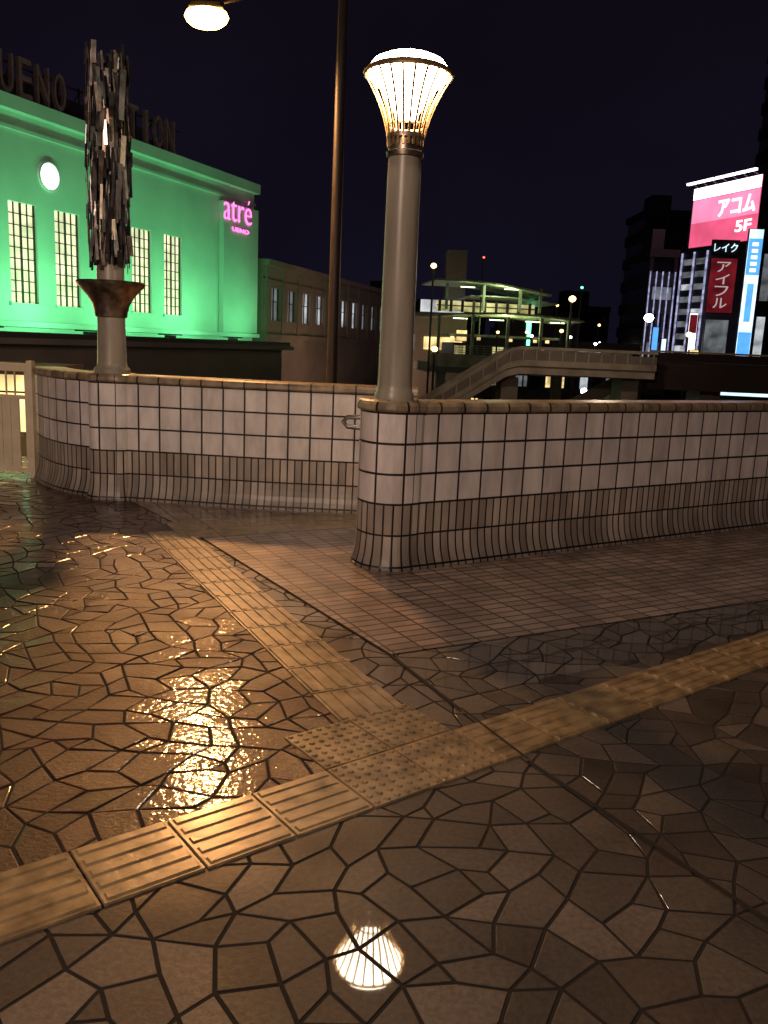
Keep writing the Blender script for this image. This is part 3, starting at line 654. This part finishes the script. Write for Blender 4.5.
def sign(x,y,z,w,h,face,lab,rot=-6,d=.4):
    E=empty('advertising_sign',(x,y,z),math.radians(rot),label=lab,category='sign')
    b=MB(); b.box(-w/2,w/2,0,d,0,h,'darkm'); b.make('sign_box',E)
    MB().box(-w/2+.06,w/2-.06,-.05,-.003,.06,h-.06,face).make('sign_face',E); return E
s=sign(33.0,90.35,12.95,9.6,6.1,'board','huge glowing pink rooftop billboard with white lettering',rot=RB)
MB().box(-4.7,4.7,-.07,-.052,2.5,4.8,'boardp').make('upper_face',s)
text('lettering','アコム',-.8,4.3,2.75,4.45,-.075,'white',s,.08,bold=.02); text('floor_lettering','5F',1.9,4.0,1.0,2.1,-.06,'white',s,.06,bold=.02)
MB().box(-4.7,4.7,-.12,-.06,4.9,6.0,'boardtop').make('lit_band',s)
for k in range(7):
    b=MB(); xx=-4.2+k*1.4; b.tube([(xx,0,6.08),(xx,-.9,6.4)],.05,'darkm',6); b.box(xx-.6,xx+.6,-1.1,-.8,6.3,6.5,'boardtop'); b.make('flood_lamp',s)
s=sign(32.3,86.9,11.5,2.6,1.5,'dark','dark sign box with white lettering under the billboard')
text('lettering','レイク',-1.1,1.1,.35,1.15,-.06,'palesign',s,.06,bold=.0)
s=sign(32.3,86.9,6.0,2.6,5.3,'red','tall dark red vertical sign with pale lettering')
text('lettering','アイフル',-.65,.65,.4,5.0,-.06,'paledim',s,.06,vertical=True,bold=.0)
s=sign(34.45,85.2,1.6,1.4,12.3,'palesign','tall narrow pale blue vertical sign on building edge')
MB().box(-.62,.62,-.1,-.052,8.0,11.4,'blue').make('lettering_panel',s)
for q in range(5): MB().box(-.28,.28,-.12,-.101,8.3+q*.6,8.62+q*.6,'white').make('pale_mark',s)
MB().box(-.30,.30,-.1,-.052,3.6,7.2,'blue').make('lettering_panel',s)
MB().box(-.60,.60,-.1,-.052,.4,2.6,'blue').make('lettering_panel',s)
s=sign(30.3,88.0,1.4,.9,4.6,'white','slim glowing white vertical sign')
MB().box(-.36,.36,-.1,-.052,2.6,4.4,'red').make('lettering_panel',s)
sign(32.2,86.7,2.0,2.3,3.4,'windim','dim white shop sign panel on the commercial building')
sign(35.9,85.3,7.2,.9,4.5,'windim','tall dim vertical sign at building corner')
sign(35.9,85.3,1.4,.9,4.4,'winwhite','pale lit vertical sign at building corner')
sign(24.2,80,1.6,.6,2.6,'blue','small blue vertical street sign')
sign(25.2,80.5,1.6,.5,1.6,'palesign','small pale vertical street sign')
sign(42,82,2,3.2,2.4,'palesign','wide pale lit shop sign at the street corner',-20)
sign(35.5,82,-.6,7,.9,'yell','long amber lit shop fascia at street level')
sign(31.2,82,-.2,1.2,1.3,'white','small white lit shop sign at street level')
sign(28.6,82,1.3,.9,1.0,'yell','small amber lit shop sign near the walkway')
sign(29,70,-1.4,5,.8,'palesign','long pale lit shop fascia at street level')
sign(11.6,74,1.9,.5,3.0,'greenn','slim green neon vertical sign')
sign(5.3,66,2.0,.9,.9,'yell','small amber square shop sign')
# ---------------------------------------------------------------- small street lights in the distance
def slamp(x,y,z,m,r,lab,pm='darkm'):
    E=empty('street_light',(x,y,-5.6),label=lab,category='street light',group='small street lights around the junction')
    h=z+5.6; MB().tube([(0,0,0),(0,0,h-.25),(0,-.15,h)],.06,pm,8).make('post',E,smooth=True)
    MB().lathe([(r*.3,h-r*.8),(r*.8,h-r*.5),(r,h),(r*.8,h+r*.5),(r*.3,h+r*.8)],m,(0,-.2),12).make('lamp_head',E,smooth=True)
for a_ in [(2.2,50,6.0,'slo',.17),(11.8,58,5.0,'slo',.24),(24.5,72,3.4,'slo',.25),(13.6,70,3.2,'slo',.16),(10.2,66,2.9,'slo',.12),(14.6,78,5.6,'slo',.12),(17.6,88,4.0,'slo',.14),(6.8,56,2.6,'slo',.10),(22.5,95,4.6,'slo',.15),(27.0,98,2.6,'slo',.17),(18.5,92,2.4,'slo',.2),(13.4,62,1.2,'slo',.12)]:
    slamp(*a_,'street light with small amber glowing head')
slamp(19.0,65,4.3,'slw',.36,'street light with bright white glowing head')
for a_ in [(21.5,90,2.6,'slw',.16),(12.7,62,2.6,'slw',.10),(9.3,58,2.5,'slw',.09),(16.4,70,2.3,'slw',.12)]: slamp(*a_,'street light with small white glowing head')
slamp(16.0,75,7.0,'greenn',.12,'slim mast with tiny green light')
slamp(6.4,64,8.0,'redl',.08,'slim mast with tiny red light')
slamp(3.2,34,.6,'slw',.08,'low walkway light with white head')
slamp(9.0,40,-.2,'slw',.15,'low walkway light with white head')
slamp(2.2,44,1.4,'slo',.16,'low walkway light with amber head')
# ---------------------------------------------------------------- world
W=D.worlds.new('World'); S.world=W; W.use_nodes=True; nt=W.node_tree; bg=nt.nodes['Background']
tc=nd(nt,'ShaderNodeTexCoord'); sx=nd(nt,'ShaderNodeSeparateXYZ'); L(nt,tc.outputs['Generated'],sx.inputs[0])
cr=nd(nt,'ShaderNodeValToRGB'); e=cr.color_ramp.elements; e[0].position=0; e[0].color=(.0056,.0046,.0115,1); e[1].position=.55; e[1].color=(.0034,.0024,.0042,1)
L(nt,sx.outputs[2],cr.inputs[0])
n=nd(nt,'ShaderNodeTexNoise'); n.inputs['Scale'].default_value=2.5; n.inputs['Detail'].default_value=4; L(nt,tc.outputs['Generated'],n.inputs['Vector'])
mr=nd(nt,'ShaderNodeMapRange'); mr.inputs['To Min'].default_value=.4; mr.inputs['To Max'].default_value=1.7; L(nt,n.outputs['Fac'],mr.inputs['Value'])
L(nt,cr.outputs[0],bg.inputs['Color']); L(nt,mr.outputs[0],bg.inputs['Strength'])
# ---------------------------------------------------------------- camera
p=math.atan(167/850); r=math.radians(2.5)
F=Vector((0,math.cos(p),-math.sin(p)));U=Vector((0,math.sin(p),math.cos(p)));X=Vector((1,0,0))
R_=X*math.cos(r)+U*math.sin(r);U_=U*math.cos(r)-X*math.sin(r)
cd=D.cameras.new('camera'); cam=D.objects.new('camera',cd); COL.objects.link(cam)
cd.sensor_fit='VERTICAL'; cd.sensor_height=36; cd.lens=850/1024*36; cd.clip_start=.05; cd.clip_end=6000
m=Matrix((R_,U_,-F)).transposed().to_4x4(); m.translation=(0,0,1.5); cam.matrix_world=m
S.camera=cam
